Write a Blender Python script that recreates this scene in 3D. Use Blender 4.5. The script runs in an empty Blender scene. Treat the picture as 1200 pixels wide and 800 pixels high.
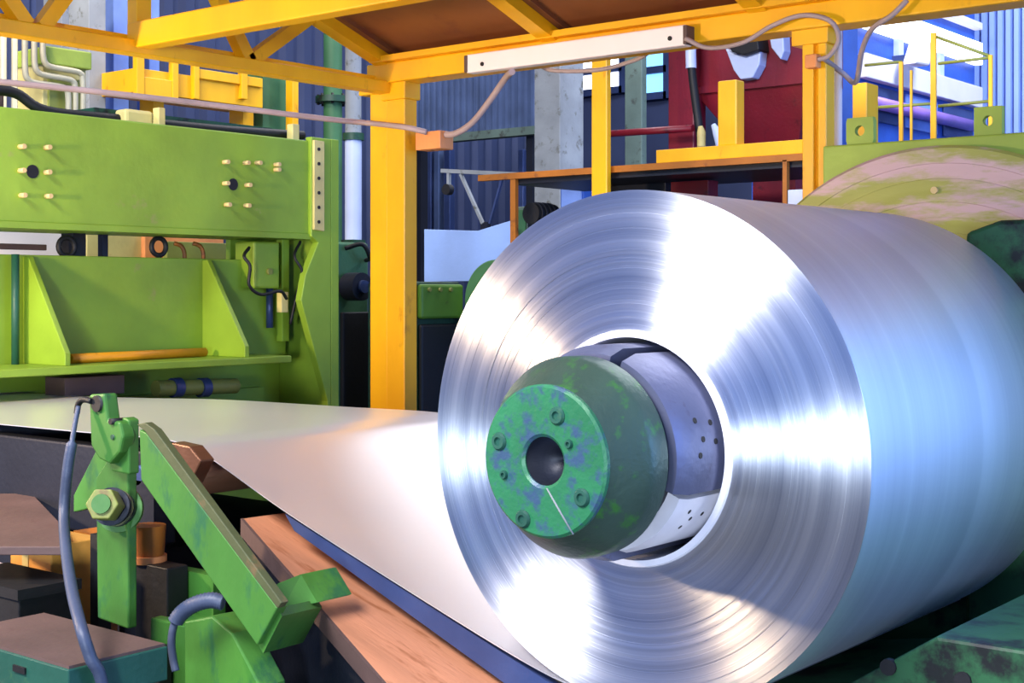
import bpy, bmesh, math, random
from mathutils import Vector, Matrix
random.seed(7)
scene = bpy.context.scene
COL = scene.collection

# ------------------------------------------------------------------ camera
F = 1650.0; HOR = 340.0; CAMZ = 1.51
YAW = math.atan(1340.0 / F)
cam_d = bpy.data.cameras.new('camera'); cam = bpy.data.objects.new('camera', cam_d); COL.objects.link(cam)
cam.location = (0, 0, CAMZ); cam.rotation_euler = (math.pi/2, 0, YAW)
cam_d.sensor_width = 36.0; cam_d.lens = 36.0 * F / 1200.0; cam_d.shift_y = -60.0 / 1200.0
cam_d.clip_start = 0.05; cam_d.clip_end = 200
scene.camera = cam

# ------------------------------------------------------------------ world, lights, exposure
scene.view_settings.view_transform = 'Standard'; scene.view_settings.look = 'None'
scene.view_settings.gamma = 1.0; scene.view_settings.use_curve_mapping = False
scene.view_settings.exposure = 0.32
world = bpy.data.worlds.new('hall_daylight'); scene.world = world; world.use_nodes = True
wb = world.node_tree.nodes['Background']; wb.inputs[0].default_value = (0.22, 0.37, 0.92, 1); wb.inputs[1].default_value = 0.88

def area(name, loc, target, size, energy, color, sy=None):
    l = bpy.data.lights.new(name, 'AREA'); l.energy = energy; l.color = color; l.size = size
    if sy: l.shape = 'RECTANGLE'; l.size_y = sy
    o = bpy.data.objects.new(name, l); COL.objects.link(o); o.location = loc
    o.rotation_euler = (Vector(target) - Vector(loc)).to_track_quat('-Z', 'Y').to_euler()
    return o
area('hall_roof_light_behind_offscreen', (-3.1, -3.4, 7.25), (-2.6, 3.8, 0.9), 4.8, 1320, (1.0, 0.97, 0.98), 2.1)
area('warm_lamp_left_offscreen', (-6.2, 1.0, 1.95), (-6.0, 4.6, 1.8), 0.22, 160, (1.0, 0.72, 0.44))
area('hall_opening_right_offscreen', (6.5, 7.5, 2.7), (-2.0, 4.2, 1.0), 6.0, 720, (0.22, 0.42, 1.0), 5.0)
area('door_behind_offscreen', (3.9, -7.7, 1.1), (-2.2, 3.2, 1.0), 1.0, 900, (0.72, 0.84, 1.0), 2.0)
area('hall_roof_light_middle_offscreen', (-7.4, 10.9, 7.45), (-7.4, 10.9, 0), 5.0, 420, (0.92, 0.92, 1.0), 4.0)
area('hall_roof_light_far_offscreen', (-3.2, 13.5, 7.3), (-5.0, 16.5, 3.0), 2.0, 640, (0.72, 0.82, 1.0))
area('hall_roof_light_left_offscreen', (-8.9, 4.0, 7.3), (-10.6, 6.6, 2.6), 1.2, 110, (1.0, 0.88, 0.68)).data.spread = math.radians(90)

# ------------------------------------------------------------------ pixel to ray
SA, CA = math.sin(YAW), math.cos(YAW)
def ray(px, py):
    u = (px - 600.0) / F; w = (HOR - py) / F
    return Vector((-SA + CA*u, CA + SA*u, w))
def pt(px, py, x=None, y=None, z=None, d=None):
    r = ray(px, py)
    if x is not None: t = x / r.x
    elif y is not None: t = y / r.y
    elif z is not None: t = (z - CAMZ) / r.z
    else: t = d
    return Vector((r.x*t, r.y*t, CAMZ + r.z*t))
def fy(x0, y0, x1, y1, y):            # rectangle seen on a plane y = const -> xa, xb, za, zb
    a = pt(x0, y0, y=y); b = pt(x1, y0, y=y); m = (x0 + x1) / 2
    return a.x, b.x, pt(m, y1, y=y).z, pt(m, y0, y=y).z
def fx(x0, y0, x1, y1, x):            # rectangle seen on a plane x = const -> ya, yb, za, zb
    a = pt(x0, y0, x=x); b = pt(x1, y0, x=x); m = (x0 + x1) / 2
    return a.y, b.y, pt(m, y1, x=x).z, pt(m, y0, x=x).z

# ------------------------------------------------------------------ materials
def lin(c): return tuple(((v/255)/12.92 if v/255 <= 0.04045 else ((v/255+0.055)/1.055)**2.4) for v in c) + (1,)
M = {}
def paint(name, col, rough=0.5, metal=0.0, var=0.22, scale=3.0, wear=None, wear_amt=0.5, bump=0.15, stretch=(1,1,1)):
    m = bpy.data.materials.new(name); m.use_nodes = True; nt = m.node_tree; N = nt.nodes; L = nt.links
    b = N['Principled BSDF']; b.inputs['Roughness'].default_value = rough; b.inputs['Metallic'].default_value = metal
    tc = N.new('ShaderNodeTexCoord'); mp = N.new('ShaderNodeMapping'); mp.inputs['Scale'].default_value = stretch
    L.new(tc.outputs['Object'], mp.inputs[0])
    n1 = N.new('ShaderNodeTexNoise'); n1.inputs['Scale'].default_value = scale; n1.inputs['Detail'].default_value = 6
    L.new(mp.outputs[0], n1.inputs['Vector'])
    r = N.new('ShaderNodeValToRGB'); c = lin(col)
    r.color_ramp.elements[0].position = 0.3; r.color_ramp.elements[1].position = 0.72
    r.color_ramp.elements[0].color = tuple(v*(1-var) for v in c[:3]) + (1,)
    r.color_ramp.elements[1].color = tuple(min(1, v*(1+var)) for v in c[:3]) + (1,)
    L.new(n1.outputs[0], r.inputs[0]); out = r.outputs[0]
    if wear:
        n2 = N.new('ShaderNodeTexNoise'); n2.inputs['Scale'].default_value = scale*2.7; n2.inputs['Detail'].default_value = 10
        n2.inputs['Roughness'].default_value = 0.65; L.new(mp.outputs[0], n2.inputs['Vector'])
        r2 = N.new('ShaderNodeValToRGB'); p = 0.72 - 0.3*wear_amt
        r2.color_ramp.elements[0].position = p; r2.color_ramp.elements[1].position = p + 0.12
        L.new(n2.outputs[0], r2.inputs[0])
        mx = N.new('ShaderNodeMixRGB'); mx.inputs[2].default_value = lin(wear)
        L.new(r2.outputs[0], mx.inputs[0]); L.new(out, mx.inputs[1]); out = mx.outputs[0]
    L.new(out, b.inputs['Base Color'])
    if bump:
        bp = N.new('ShaderNodeBump'); bp.inputs['Strength'].default_value = bump; bp.inputs['Distance'].default_value = 0.01
        n3 = N.new('ShaderNodeTexNoise'); n3.inputs['Scale'].default_value = scale*12; L.new(mp.outputs[0], n3.inputs['Vector'])
        L.new(n3.outputs[0], bp.inputs['Height']); L.new(bp.outputs[0], b.inputs['Normal'])
    M[name] = m; return m
def glow(name, col, strength):
    m = bpy.data.materials.new(name); m.use_nodes = True; b = m.node_tree.nodes['Principled BSDF']
    b.inputs['Base Color'].default_value = lin(col); b.inputs['Emission Color'].default_value = lin(col)
    b.inputs['Emission Strength'].default_value = strength; b.inputs['Roughness'].default_value = 0.2
    M[name] = m; return m
paint('press_green', (128,160,44), 0.5, wear=(150,140,90), wear_amt=0.18, scale=1.6)
paint('press_deep', (84,128,30), 0.55, wear=(70,80,30), wear_amt=0.35, scale=2.2)
paint('stand_green', (62,116,42), 0.5, wear=(36,92,54), wear_amt=0.6, scale=3.0, stretch=(1,1,0.5))
paint('arm_edge', (72,78,46), 0.55, wear=(120,90,60), wear_amt=0.5)
paint('teal_green', (30,82,66), 0.5, wear=(70,110,60), wear_amt=0.4)
paint('dark_green', (28,70,48), 0.5, wear=(10,16,14), wear_amt=0.6)
paint('base_green', (34,84,48), 0.55, wear=(8,14,12), wear_amt=0.75, scale=1.8)
paint('far_green', (60,110,70), 0.6)
paint('olive', (128,134,60), 0.55, wear=(110,80,50), wear_amt=0.4)
paint('cream', (205,190,120), 0.55, wear=(160,110,60), wear_amt=0.3)
paint('cream_pipe', (190,182,150), 0.45)
paint('yellow', (250,178,10), 0.42, var=0.16, wear=(190,120,10), wear_amt=0.3, scale=2.5, stretch=(1,1,0.4))
paint('amber', (214,140,8), 0.5, var=0.2, wear=(140,80,20), wear_amt=0.3)
paint('brown_orange', (166,98,26), 0.55, wear=(110,60,30), wear_amt=0.5)
paint('roof_sheet', (126,74,38), 0.62, var=0.3, scale=1.1, wear=(120,66,40), wear_amt=0.55)
paint('rust_plate', (196,132,96), 0.6, var=0.25, scale=2.2, wear=(150,88,52), wear_amt=0.6, stretch=(0.35,2.4,1))
paint('steel_blue', (60,76,120), 0.42, 0.3)
paint('steel_dark', (30,34,46), 0.5, 0.3)
paint('black', (16,16,18), 0.6, var=0.3)
paint('black_rubber', (14,15,18), 0.6)
paint('hose_grey', (62,72,94), 0.5)
paint('cable_pink', (172,150,146), 0.55)
paint('concrete', (70,68,66), 0.85, scale=1.2, wear=(44,40,38), wear_amt=0.6)
paint('wall_navy', (56,68,104), 0.7, scale=0.8)
paint('wall_blue', (140,164,226), 0.6, scale=0.8, var=0.1)
paint('panel_navy', (76,94,132), 0.5)
paint('tarp_blue', (150,180,236), 0.6, var=0.08)
paint('duct_blue', (120,150,220), 0.5)
paint('white_paint', (232,222,222), 0.45, var=0.05, bump=0.05)
paint('lamp_white', (250,234,228), 0.4, var=0.03, bump=0.02)
paint('bluewhite', (196,210,240), 0.4, var=0.08)
paint('pillar_grey', (140,146,150), 0.75, wear=(90,90,80), wear_amt=0.5)
paint('pillar_green', (92,112,104), 0.75, wear=(60,64,60), wear_amt=0.5)
paint('maroon', (116,10,30), 0.45, wear=(60,6,20), wear_amt=0.4)
paint('deep_blue', (36,80,170), 0.5)
paint('purple_pipe', (150,110,190), 0.45)
paint('orange_box', (236,150,86), 0.6)
paint('carton', (224,160,66), 0.7)
paint('plank_brown', (92,70,64), 0.7, wear=(90,66,60), wear_amt=0.5)
paint('roller_brown', (110,74,54), 0.4, 0.4, wear=(70,50,46), wear_amt=0.5, stretch=(1,0.4,1))
paint('bolt_steel', (150,140,120), 0.35, 0.8)
paint('bolt_rust', (208,180,120), 0.5)
paint('jaw_steel', (104,108,134), 0.42, 0.55, wear=(80,70,90), wear_amt=0.4)
paint('collar_paint', (60,82,70), 0.4, 0.3, scale=5, wear=(60,120,50), wear_amt=0.55)
paint('nose_paint', (40,116,74), 0.42, 0.1, scale=5, wear=(50,78,104), wear_amt=0.75)
paint('sleeve', (232,230,240), 0.5, 0.0, wear=(170,150,160), wear_amt=0.3)
paint('disc_worn', (150,150,70), 0.5, 0.1, var=0.3, scale=1.2, wear=(196,164,160), wear_amt=0.95, stretch=(0.6,1,2.4))
paint('lug_green', (150,170,62), 0.5, wear=(170,160,90), wear_amt=0.3)
glow('window_glass', (235,240,255), 3.0)
glow('window_sky', (120,190,250), 1.6)

def coil_mat(name, face):
    m = bpy.data.materials.new(name); m.use_nodes = True; nt = m.node_tree; N = nt.nodes; L = nt.links
    b = N['Principled BSDF']; b.inputs['Metallic'].default_value = 1.0
    b.inputs['Anisotropic'].default_value = 1.0 if face else 0.0
    b.inputs['Anisotropic Rotation'].default_value = 0.25 if face else 0.0
    tg = N.new('ShaderNodeTangent'); tg.direction_type = 'RADIAL'; tg.axis = 'Y'; L.new(tg.outputs[0], b.inputs['Tangent'])
    tc = N.new('ShaderNodeTexCoord'); sub = N.new('ShaderNodeVectorMath'); sub.operation = 'SUBTRACT'
    sub.inputs[1].default_value = (0.5, 0.5, 0.5); L.new(tc.outputs['Generated'], sub.inputs[0])
    sp = N.new('ShaderNodeSeparateXYZ')
    if face:
        ml = N.new('ShaderNodeVectorMath'); ml.operation = 'MULTIPLY'; ml.inputs[1].default_value = (1, 0, 1); L.new(sub.outputs[0], ml.inputs[0])
        ln = N.new('ShaderNodeVectorMath'); ln.operation = 'LENGTH'; L.new(ml.outputs[0], ln.inputs[0]); val = ln.outputs['Value']
    else:
        L.new(sub.outputs[0], sp.inputs[0]); val = sp.outputs[1]
    n = N.new('ShaderNodeTexNoise'); n.noise_dimensions = '1D'; n.inputs['Scale'].default_value = 17 if face else 7
    n.inputs['Detail'].default_value = 5; n.inputs['Roughness'].default_value = 0.7; L.new(val, n.inputs['W'])
    r = N.new('ShaderNodeValToRGB'); r.color_ramp.elements[0].position = 0.32; r.color_ramp.elements[1].position = 0.68
    if face: r.color_ramp.elements[0].color = (0.56,0.59,0.66,1); r.color_ramp.elements[1].color = (0.96,0.97,0.99,1)
    else: r.color_ramp.elements[0].color = (0.74,0.76,0.82,1); r.color_ramp.elements[1].color = (0.86,0.88,0.92,1)
    L.new(n.outputs[0], r.inputs[0]); L.new(r.outputs[0], b.inputs['Base Color'])
    rr = N.new('ShaderNodeMapRange'); rr.inputs[3].default_value = 0.36 if face else 0.40; rr.inputs[4].default_value = 0.44 if face else 0.48
    L.new(n.outputs[0], rr.inputs[0]); L.new(rr.outputs[0], b.inputs['Roughness'])
    M[name] = m
coil_mat('coil_face', True); coil_mat('coil_shell', False)
m = bpy.data.materials.new('strip_metal'); m.use_nodes = True; b = m.node_tree.nodes['Principled BSDF']
b.inputs['Base Color'].default_value = (0.94, 0.92, 0.93, 1); b.inputs['Metallic'].default_value = 0.72; b.inputs['Roughness'].default_value = 0.30
M['strip_metal'] = m

# ------------------------------------------------------------------ mesh helpers
def NB(): return bmesh.new()
def box(bm, x0, x1, y0, y1, z0, z1):
    if x0 > x1: x0, x1 = x1, x0
    if y0 > y1: y0, y1 = y1, y0
    if z0 > z1: z0, z1 = z1, z0
    v = [bm.verts.new(p) for p in ((x0,y0,z0),(x1,y0,z0),(x1,y1,z0),(x0,y1,z0),(x0,y0,z1),(x1,y0,z1),(x1,y1,z1),(x0,y1,z1))]
    for f in ((3,2,1,0),(4,5,6,7),(0,1,5,4),(1,2,6,5),(2,3,7,6),(3,0,4,7)): bm.faces.new([v[i] for i in f])
    return bm
def frame_of(d):
    d = d.normalized(); a = Vector((0,0,1)) if abs(d.z) < 0.9 else Vector((1,0,0))
    s = d.cross(a).normalized(); return s, s.cross(d).normalized()
def bar(bm, p0, p1, w, h, up=None):
    p0, p1 = Vector(p0), Vector(p1); s, u = frame_of(p1 - p0)
    if up is not None:
        u = Vector(up).normalized(); s = (p1-p0).normalized().cross(u).normalized(); u = s.cross((p1-p0).normalized())
    v = []
    for p in (p0, p1):
        for a, c in ((-1,-1),(1,-1),(1,1),(-1,1)): v.append(bm.verts.new(p + s*a*w/2 + u*c*h/2))
    for f in ((3,2,1,0),(4,5,6,7),(0,1,5,4),(1,2,6,5),(2,3,7,6),(3,0,4,7)): bm.faces.new([v[i] for i in f])
    bmesh.ops.recalc_face_normals(bm, faces=bm.faces[:])
    return bm
def tube(bm, pts, r, seg=12, cap=True, smooth=True):
    pts = [Vector(p) for p in pts]; rs = r if isinstance(r, (list, tuple)) else [r]*len(pts); rings = []
    s = None
    for i, p in enumerate(pts):
        d = (pts[min(i+1, len(pts)-1)] - pts[max(i-1, 0)]).normalized()
        if s is None: s, u = frame_of(d)
        else: s = (s - d*s.dot(d)).normalized(); u = s.cross(d)
        rings.append([bm.verts.new(p + (s*math.cos(t) + u*math.sin(t))*rs[i]) for t in [2*math.pi*k/seg for k in range(seg)]])
    for a, c in zip(rings, rings[1:]):
        for k in range(seg):
            f = bm.faces.new((a[k], a[(k+1)%seg], c[(k+1)%seg], c[k])); f.smooth = smooth
    if cap: bm.faces.new(rings[0][::-1]); bm.faces.new(rings[-1])
    bmesh.ops.recalc_face_normals(bm, faces=bm.faces[:])
    return bm
def cyl(bm, p0, p1, r, seg=20): return tube(bm, [p0, p1], r, seg)
def prism(bm, poly, ext):
    ext = Vector(ext); a = [bm.verts.new(Vector(p)) for p in poly]; c = [bm.verts.new(Vector(p)+ext) for p in poly]; n = len(a)
    bm.faces.new(a[::-1]); bm.faces.new(c)
    for i in range(n): bm.faces.new((a[i], a[(i+1)%n], c[(i+1)%n], c[i]))
    bmesh.ops.recalc_face_normals(bm, faces=bm.faces[:])
    return bm
def lathe(bm, prof, cx, cz, seg=96, a0=0.0, a1=2*math.pi, closed=True, smooth=True):   # prof: (r, y), axis along y
    full = abs(a1-a0-2*math.pi) < 1e-6; n = seg if full else seg+1; rings = []
    for r, y in prof:
        rings.append([bm.verts.new((cx + r*math.sin(a0+(a1-a0)*k/seg), y, cz + r*math.cos(a0+(a1-a0)*k/seg))) for k in range(n)])
    R = list(zip(rings, rings[1:])) + ([(rings[-1], rings[0])] if closed else [])
    for a, c in R:
        for k in range(n if full else n-1):
            f = bm.faces.new((a[k], a[(k+1)%n], c[(k+1)%n], c[k])); f.smooth = smooth
    if not full and closed:
        bm.faces.new([q[0] for q in rings]); bm.faces.new([q[-1] for q in rings][::-1])
    bmesh.ops.recalc_face_normals(bm, faces=bm.faces[:])
    return bm
def crom(P, n=8):
    P = [Vector(p) for p in P]; Q = [P[0]*2-P[1]] + P + [P[-1]*2-P[-2]]; out = []
    for i in range(1, len(Q)-2):
        a, b_, c, d = Q[i-1:i+3]
        for k in range(n):
            t = k/n; out.append(0.5*((2*b_) + (c-a)*t + (2*a-5*b_+4*c-d)*t*t + (3*b_-a-3*c+d)*t**3))
    return out + [P[-1]]

ORG = {}
def obj(name, bm, mat, parent=None, bevel=0.0, sharp=None, origin=None):
    me = bpy.data.meshes.new(name)
    if parent is not None: org = ORG[parent.name]
    elif origin is not None: org = Vector(origin)
    else:
        xs = [v.co for v in bm.verts]
        org = Vector(((min(v.x for v in xs)+max(v.x for v in xs))/2, (min(v.y for v in xs)+max(v.y for v in xs))/2, min(v.z for v in xs)))
    bmesh.ops.translate(bm, verts=bm.verts[:], vec=-org)
    bm.normal_update(); bm.to_mesh(me); bm.free()
    me.materials.append(M[mat] if isinstance(mat, str) else mat)
    o = bpy.data.objects.new(name, me); COL.objects.link(o)
    if parent is not None: o.parent = parent
    else: o.location = org
    ORG[o.name] = org
    if bevel:
        md = o.modifiers.new('bevel', 'BEVEL'); md.width = bevel; md.segments = 2; md.limit_method = 'ANGLE'; md.angle_limit = math.radians(40)
    if sharp: me.set_sharp_from_angle(angle=math.radians(sharp))
    return o
def tag(o, label, cat, group=None):
    o['label'] = label; o['category'] = cat
    if group: o['group'] = group
    return o
def thing(name, label, cat, loc, group=None):
    o = bpy.data.objects.new(name, None); COL.objects.link(o); o.location = loc; o.empty_display_size = 0.1
    ORG[o.name] = Vector(loc); return tag(o, label, cat, group)
def struct(name, bm, mat, parent=None, bevel=0, **k):
    o = obj(name, bm, mat, parent, bevel)
    if parent is None: o['kind'] = 'structure'
    return o

# ================================================================== SETTING
XL, YB, ZC = -13.0, 17.0, 7.5
struct('floor', box(NB(), XL-0.3, 8, -7, YB+0.3, -0.2, 0), 'concrete')
struct('wall_left', box(NB(), XL-0.2, XL, 0.0, YB, 0, ZC), 'wall_navy')
struct('ceiling', box(NB(), XL-0.2, 3.0, 3.0, YB+0.2, ZC, ZC+0.2), 'wall_navy')
wl_ = bpy.data.objects['wall_left']
rib0 = None
for k in range(40):
    y = 4.6 + 0.3*k
    if rib0 is None: rib0 = struct('sheet_rib', prism(NB(), [(XL,y,0.0),(XL+0.07,y+0.06,0.0),(XL+0.07,y+0.18,0.0),(XL,y+0.24,0.0)], (0,0,ZC)), 'wall_navy', wl_)
    else:
        r_ = rib0.copy(); COL.objects.link(r_); r_.parent = wl_; r_.location = (0, 0.3*k, 0)
wb_ = struct('wall_back', box(NB(), XL, 3.0, YB, YB+0.2, 0, ZC), 'wall_navy')
# corrugated sheets at the right of the back wall: each rib a piece of the wall
xa, xb, za, zb = fy(1120, -40, 1215, 190, YB-0.15)
n = 16; w = (xb-xa+0.6)/n
for i in range(n):
    x = xa + i*w
    struct('sheet_rib', prism(NB(), [(x,YB,0.0),(x+w*0.2,YB-0.15,0.0),(x+w*0.75,YB-0.15,0.0),(x+w,YB,0.0)], (0,0,ZC)), 'wall_blue', wb_)
for k, (q, mt) in enumerate((((676,58,732,108), 'window_glass'), ((754,52,784,113), 'window_sky'))):
    xa, xb, za, zb = fy(*q, YB-0.04)
    wd = struct('window_%d' % (k+1), box(NB(), xa, xb, YB-0.05, YB-0.002, za, zb), mt)
    f_ = NB()
    for a in (xa, xb): box(f_, a-0.05, a+0.05, YB-0.12, YB-0.002, za-0.05, zb+0.05)
    for a in (za, zb, (za+zb)/2): box(f_, xa, xb, YB-0.12, YB-0.002, a-0.05, a+0.05)
    struct('window_frame', f_, 'steel_blue', wd)

# ================================================================== COIL
CX, CZ, R, CY, CL = -2.185, 1.077, 0.708, 3.2, 1.47
RB = 0.305
coil = thing('aluminium_coil', 'huge bright aluminium coil with strip unwinding from its underside', 'metal coil', (CX, CY+CL/2, CZ-R))
prof = [(R, CY+0.004), (R, CY+CL), (RB, CY+CL), (RB, CY+CL-0.01), (R-0.02, CY+CL-0.012), (R-0.02, CY+0.004)]
bm = lathe(NB(), [(R, CY+0.003), (R, CY+CL), (RB+0.02, CY+CL)], CX, CZ, 160, closed=False)
obj('outer_wrap', bm, 'coil_shell', coil, sharp=40)
# end face: every lap a slightly proud or recessed ring
pr = []; r = R; random.seed(3)
while r > RB + 0.022:
    w = random.choice((0.003, 0.004, 0.006, 0.009, 0.014)); off = random.uniform(-0.0006, 0.0006) * (2.4 if random.random() < 0.15 else 1)
    r2 = max(r-w, RB+0.02); pr += [(r, CY+off), (r2+0.0004, CY+off)]; r = r2
pr = [(R, CY+0.004)] + pr
obj('end_face', lathe(NB(), pr, CX, CZ, 160, closed=False), 'coil_face', coil, sharp=20)
obj('core_sleeve', lathe(NB(), [(RB+0.021, CY+0.002), (RB+0.017, CY-0.006), (RB, CY-0.006), (RB, CY+CL), (RB+0.02, CY+CL)], CX, CZ, 96, closed=False), 'sleeve', coil, sharp=30)
th = math.radians(13); W0, W1 = CY, CY+CL
sp = [(CX + (R-0.001)*math.sin(t), CZ - (R-0.001)*math.cos(t)) for t in [math.radians(a) for a in (30, 15, 0)]]
sp += [(CX - R*math.sin(th), CZ - R*math.cos(th)), (-2.56,.434), (-3.04,.585), (-3.574,.7635), (-3.98,.918), (-4.14,.957), (-4.32,.966), (-4.8,.960), (-5.7,.950), (-6.4,.925), (-7.2,.905), (-9.2,.900)]
line = crom([(a, 0, c) for a, c in sp], 10)
bm = NB(); th_ = 0.0035
up = [[bm.verts.new((p.x, y, p.z)) for y in (W0, W1)] for p in line]
dn = [[bm.verts.new((p.x, y, p.z-th_)) for y in (W0, W1)] for p in line]
for i in range(len(line)-1):
    for q in (up, dn):
        f = bm.faces.new((q[i][0], q[i][1], q[i+1][1], q[i+1][0])); f.smooth = True
    for s in (0, 1): bm.faces.new((up[i][s], dn[i][s], dn[i+1][s], up[i+1][s]))
bmesh.ops.recalc_face_normals(bm, faces=bm.faces[:])
obj('unwound_strip', bm, 'strip_metal', coil, sharp=30)

# ================================================================== UNCOILER MANDREL + STAND
unc = thing('uncoiler', 'green uncoiler with expanding mandrel through the coil and worn backing disc', 'uncoiler', (CX, 5.7, 0))
Y0 = 2.815
nose = obj('mandrel_nose', lathe(NB(), [(0.062, Y0+0.12), (0.062, Y0+0.006), (0.070, Y0), (0.188, Y0), (0.195, Y0+0.006), (0.195, Y0+0.02), (0.10, Y0+0.05), (0.10, Y0+0.12)], CX, CZ, 72), 'nose_paint', unc, sharp=30)
obj('nose_bore', lathe(NB(), [(0.0, Y0+0.115), (0.0622, Y0+0.115), (0.0622, Y0+0.01), (0.0, Y0+0.11)], CX, CZ, 40, closed=False), 'steel_dark', nose)
for px, py in ((653,487), (585,517), (682,583), (613,608), (591,556), (667,520)):
    big = (px, py) not in ((591,556), (667,520))
    p = pt(px, py, y=Y0); rr = 0.024 if big else 0.012
    b_ = obj('socket_bolt', lathe(NB(), [(0.0, Y0-0.002), (rr*0.42, Y0-0.002), (rr*0.48, Y0-0.008), (rr*0.8, Y0-0.008), (rr, Y0-0.002), (rr, Y0+0.01), (0.0, Y0+0.01)], p.x, p.z, 18, closed=False), 'teal_green', nose, sharp=30)
sc0, sc1 = pt(641, 572, y=Y0), pt(672, 626, y=Y0)
obj('weld_bead', tube(NB(), [sc0 + Vector((0,-0.0005,0)), (sc0+sc1)/2 + Vector((0,-0.001,0)), sc1 + Vector((0,-0.0005,0))], [0.0022, 0.003, 0.0022], 6), 'pillar_grey', nose)
obj('collar', lathe(NB(), [(0.10, Y0+0.03), (0.193, Y0+0.015), (0.255, Y0+0.10), (0.262, Y0+0.115), (0.262, Y0+0.175), (0.250, Y0+0.185), (0.235, Y0+0.20), (0.12, Y0+0.20)], CX, CZ, 80), 'collar_paint', unc, sharp=30)
obj('mandrel_shaft', lathe(NB(), [(0.0, Y0+0.1), (0.225, Y0+0.1), (0.225, 5.5), (0.0, 5.5)], CX, CZ, 48, closed=False), 'steel_dark', unc, sharp=30)
for k, (a0, a1) in enumerate(((22, 108), (-78, 14), (172, 275))):
    a0, a1 = math.radians(a0), math.radians(a1); ys = Y0+0.205
    j = obj('mandrel_jaw', lathe(NB(), [(0.222, ys), (0.268, ys), (0.288, ys+0.05), (0.290, 4.62), (0.222, 4.62)], CX, CZ, 30, a0, a1), 'jaw_steel', unc, sharp=30)
    if k == 0:
        for aa, yy in ((70,3.10),(80,3.12),(72,3.17),(88,3.10),(82,3.18)):
            t = math.radians(aa); c = Vector((CX, yy, CZ)); d = Vector((math.sin(t), 0, math.cos(t)))
            obj('drilled_hole', cyl(NB(), c + d*0.280, c + d*0.2905, 0.008, 10), 'black', j)
ys = Y0+0.26
lj = obj('lower_jaw', lathe(NB(), [(0.20, ys), (0.262, ys), (0.272, ys+0.03), (0.272, 4.62), (0.20, 4.62)], CX, CZ, 24, math.radians(113), math.radians(168)), 'sleeve', unc, sharp=30)
for aa, yy in ((122,3.14),(128,3.17),(134,3.15),(126,3.22)):
    t = math.radians(aa); c = Vector((CX, yy, CZ)); d = Vector((math.sin(t), 0, math.cos(t)))
    obj('drilled_hole', cyl(NB(), c + d*0.262, c + d*0.2725, 0.007, 10), 'black', lj)
# backing disc and headstock
YD = 5.32
RD = 1.0
random.seed(5); pr = [(0.24, YD+0.05), (0.24, YD)]
r = 0.3
while r < RD-0.04:
    o_ = random.uniform(-0.002, 0.002); pr += [(r, YD+o_), (r+0.028, YD+o_)]; r += 0.03
pr += [(RD-0.012, YD), (RD, YD+0.012), (RD, YD+0.05)]
disc = obj('backing_disc', lathe(NB(), pr, CX, CZ, 128), 'disc_worn', unc, sharp=25)
p = pt(1096, 223, y=YD)
obj('disc_bolt', cyl(NB(), (p.x, YD-0.015, p.z), (p.x, YD+0.01, p.z), 0.014, 12), 'bolt_rust', disc)
YH = 5.40
xa = pt(964, 170, y=YH).x; zt = pt(1080, 163, y=YH).z
head = obj('headstock_plate', box(NB(), xa, xa+2.4, YH, YH+0.08, 0.0, zt), 'lug_green', unc, bevel=0.008)
for (q0, q1, t) in ((989,1021,137), (1139,1172,124)):
    x0, x1, _, z1 = fy(q0, t, q1, 165, YH)
    bm = NB(); mid = (x0+x1)/2; hw = (x1-x0)/2; hz = (zt + z1)/2; hr = hw*0.36
    # lug as a ring plate with an eye
    outl = []; inn = []; N_ = 32
    for k in range(N_):
        t_ = 2*math.pi*k/N_; dx, dz = math.cos(t_), math.sin(t_)
        s_ = min(hw/max(abs(dx),1e-6), (z1-zt)/2/max(abs(dz),1e-6)); outl.append((mid+dx*s_, hz+dz*s_)); inn.append((mid+dx*hr, hz+dz*hr))
    V = [[bm.verts.new((a, y, c)) for a, c in L_] for y in (YH+0.02, YH+0.05) for L_ in (outl, inn)]
    for k in range(N_):
        k2 = (k+1) % N_
        bm.faces.new((V[0][k], V[0][k2], V[1][k2], V[1][k])); bm.faces.new((V[2][k], V[3][k], V[3][k2], V[2][k2]))
        bm.faces.new((V[0][k], V[2][k], V[2][k2], V[0][k2])); bm.faces.new((V[1][k], V[1][k2], V[3][k2], V[3][k]))
    bmesh.ops.recalc_face_normals(bm, faces=bm.faces[:])
    obj('lifting_lug', bm, 'lug_green', unc)
bm = NB(); box(bm, CX-0.45, CX+0.9, YH+0.081, 7.0, 0, 1.62)
obj('gearbox', bm, 'base_green', unc, bevel=0.01)
obj('base_bed', box(NB(), CX-0.30, CX+1.9, 3.45, 7.0, 0, 0.22), 'base_green', unc, bevel=0.01)
xh = pt(1131, 262, y=4.76).x; zh = pt(1165, 258, y=4.76).z
dh = obj('drive_housing', prism(NB(), [(xh,4.76,0),(-0.55,4.76,0),(-0.55,4.76,zh-0.12),(-0.85,4.76,zh),(xh+0.12,4.76,zh),(xh,4.76,zh-0.04)], (0,0.45,0)), 'base_green', unc, bevel=0.015)
obj('housing_door', box(NB(), xh+0.35, -0.75, 4.74, 4.765, 0.55, zh-0.25), 'dark_green', dh, bevel=0.006)
for k in range(4): obj('door_bolt', cyl(NB(), (xh+0.4+(k%2)*0.6, 4.725, 0.62+(k//2)*(zh-0.95)), (xh+0.4+(k%2)*0.6, 4.745, 0.62+(k//2)*(zh-0.95)), 0.018, 10), 'black', dh)
obj('housing_skirt', box(NB(), CX-0.5, xh+0.02, 4.78, 5.2, 0.2, 0.66), 'base_green', unc, bevel=0.01)
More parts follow.
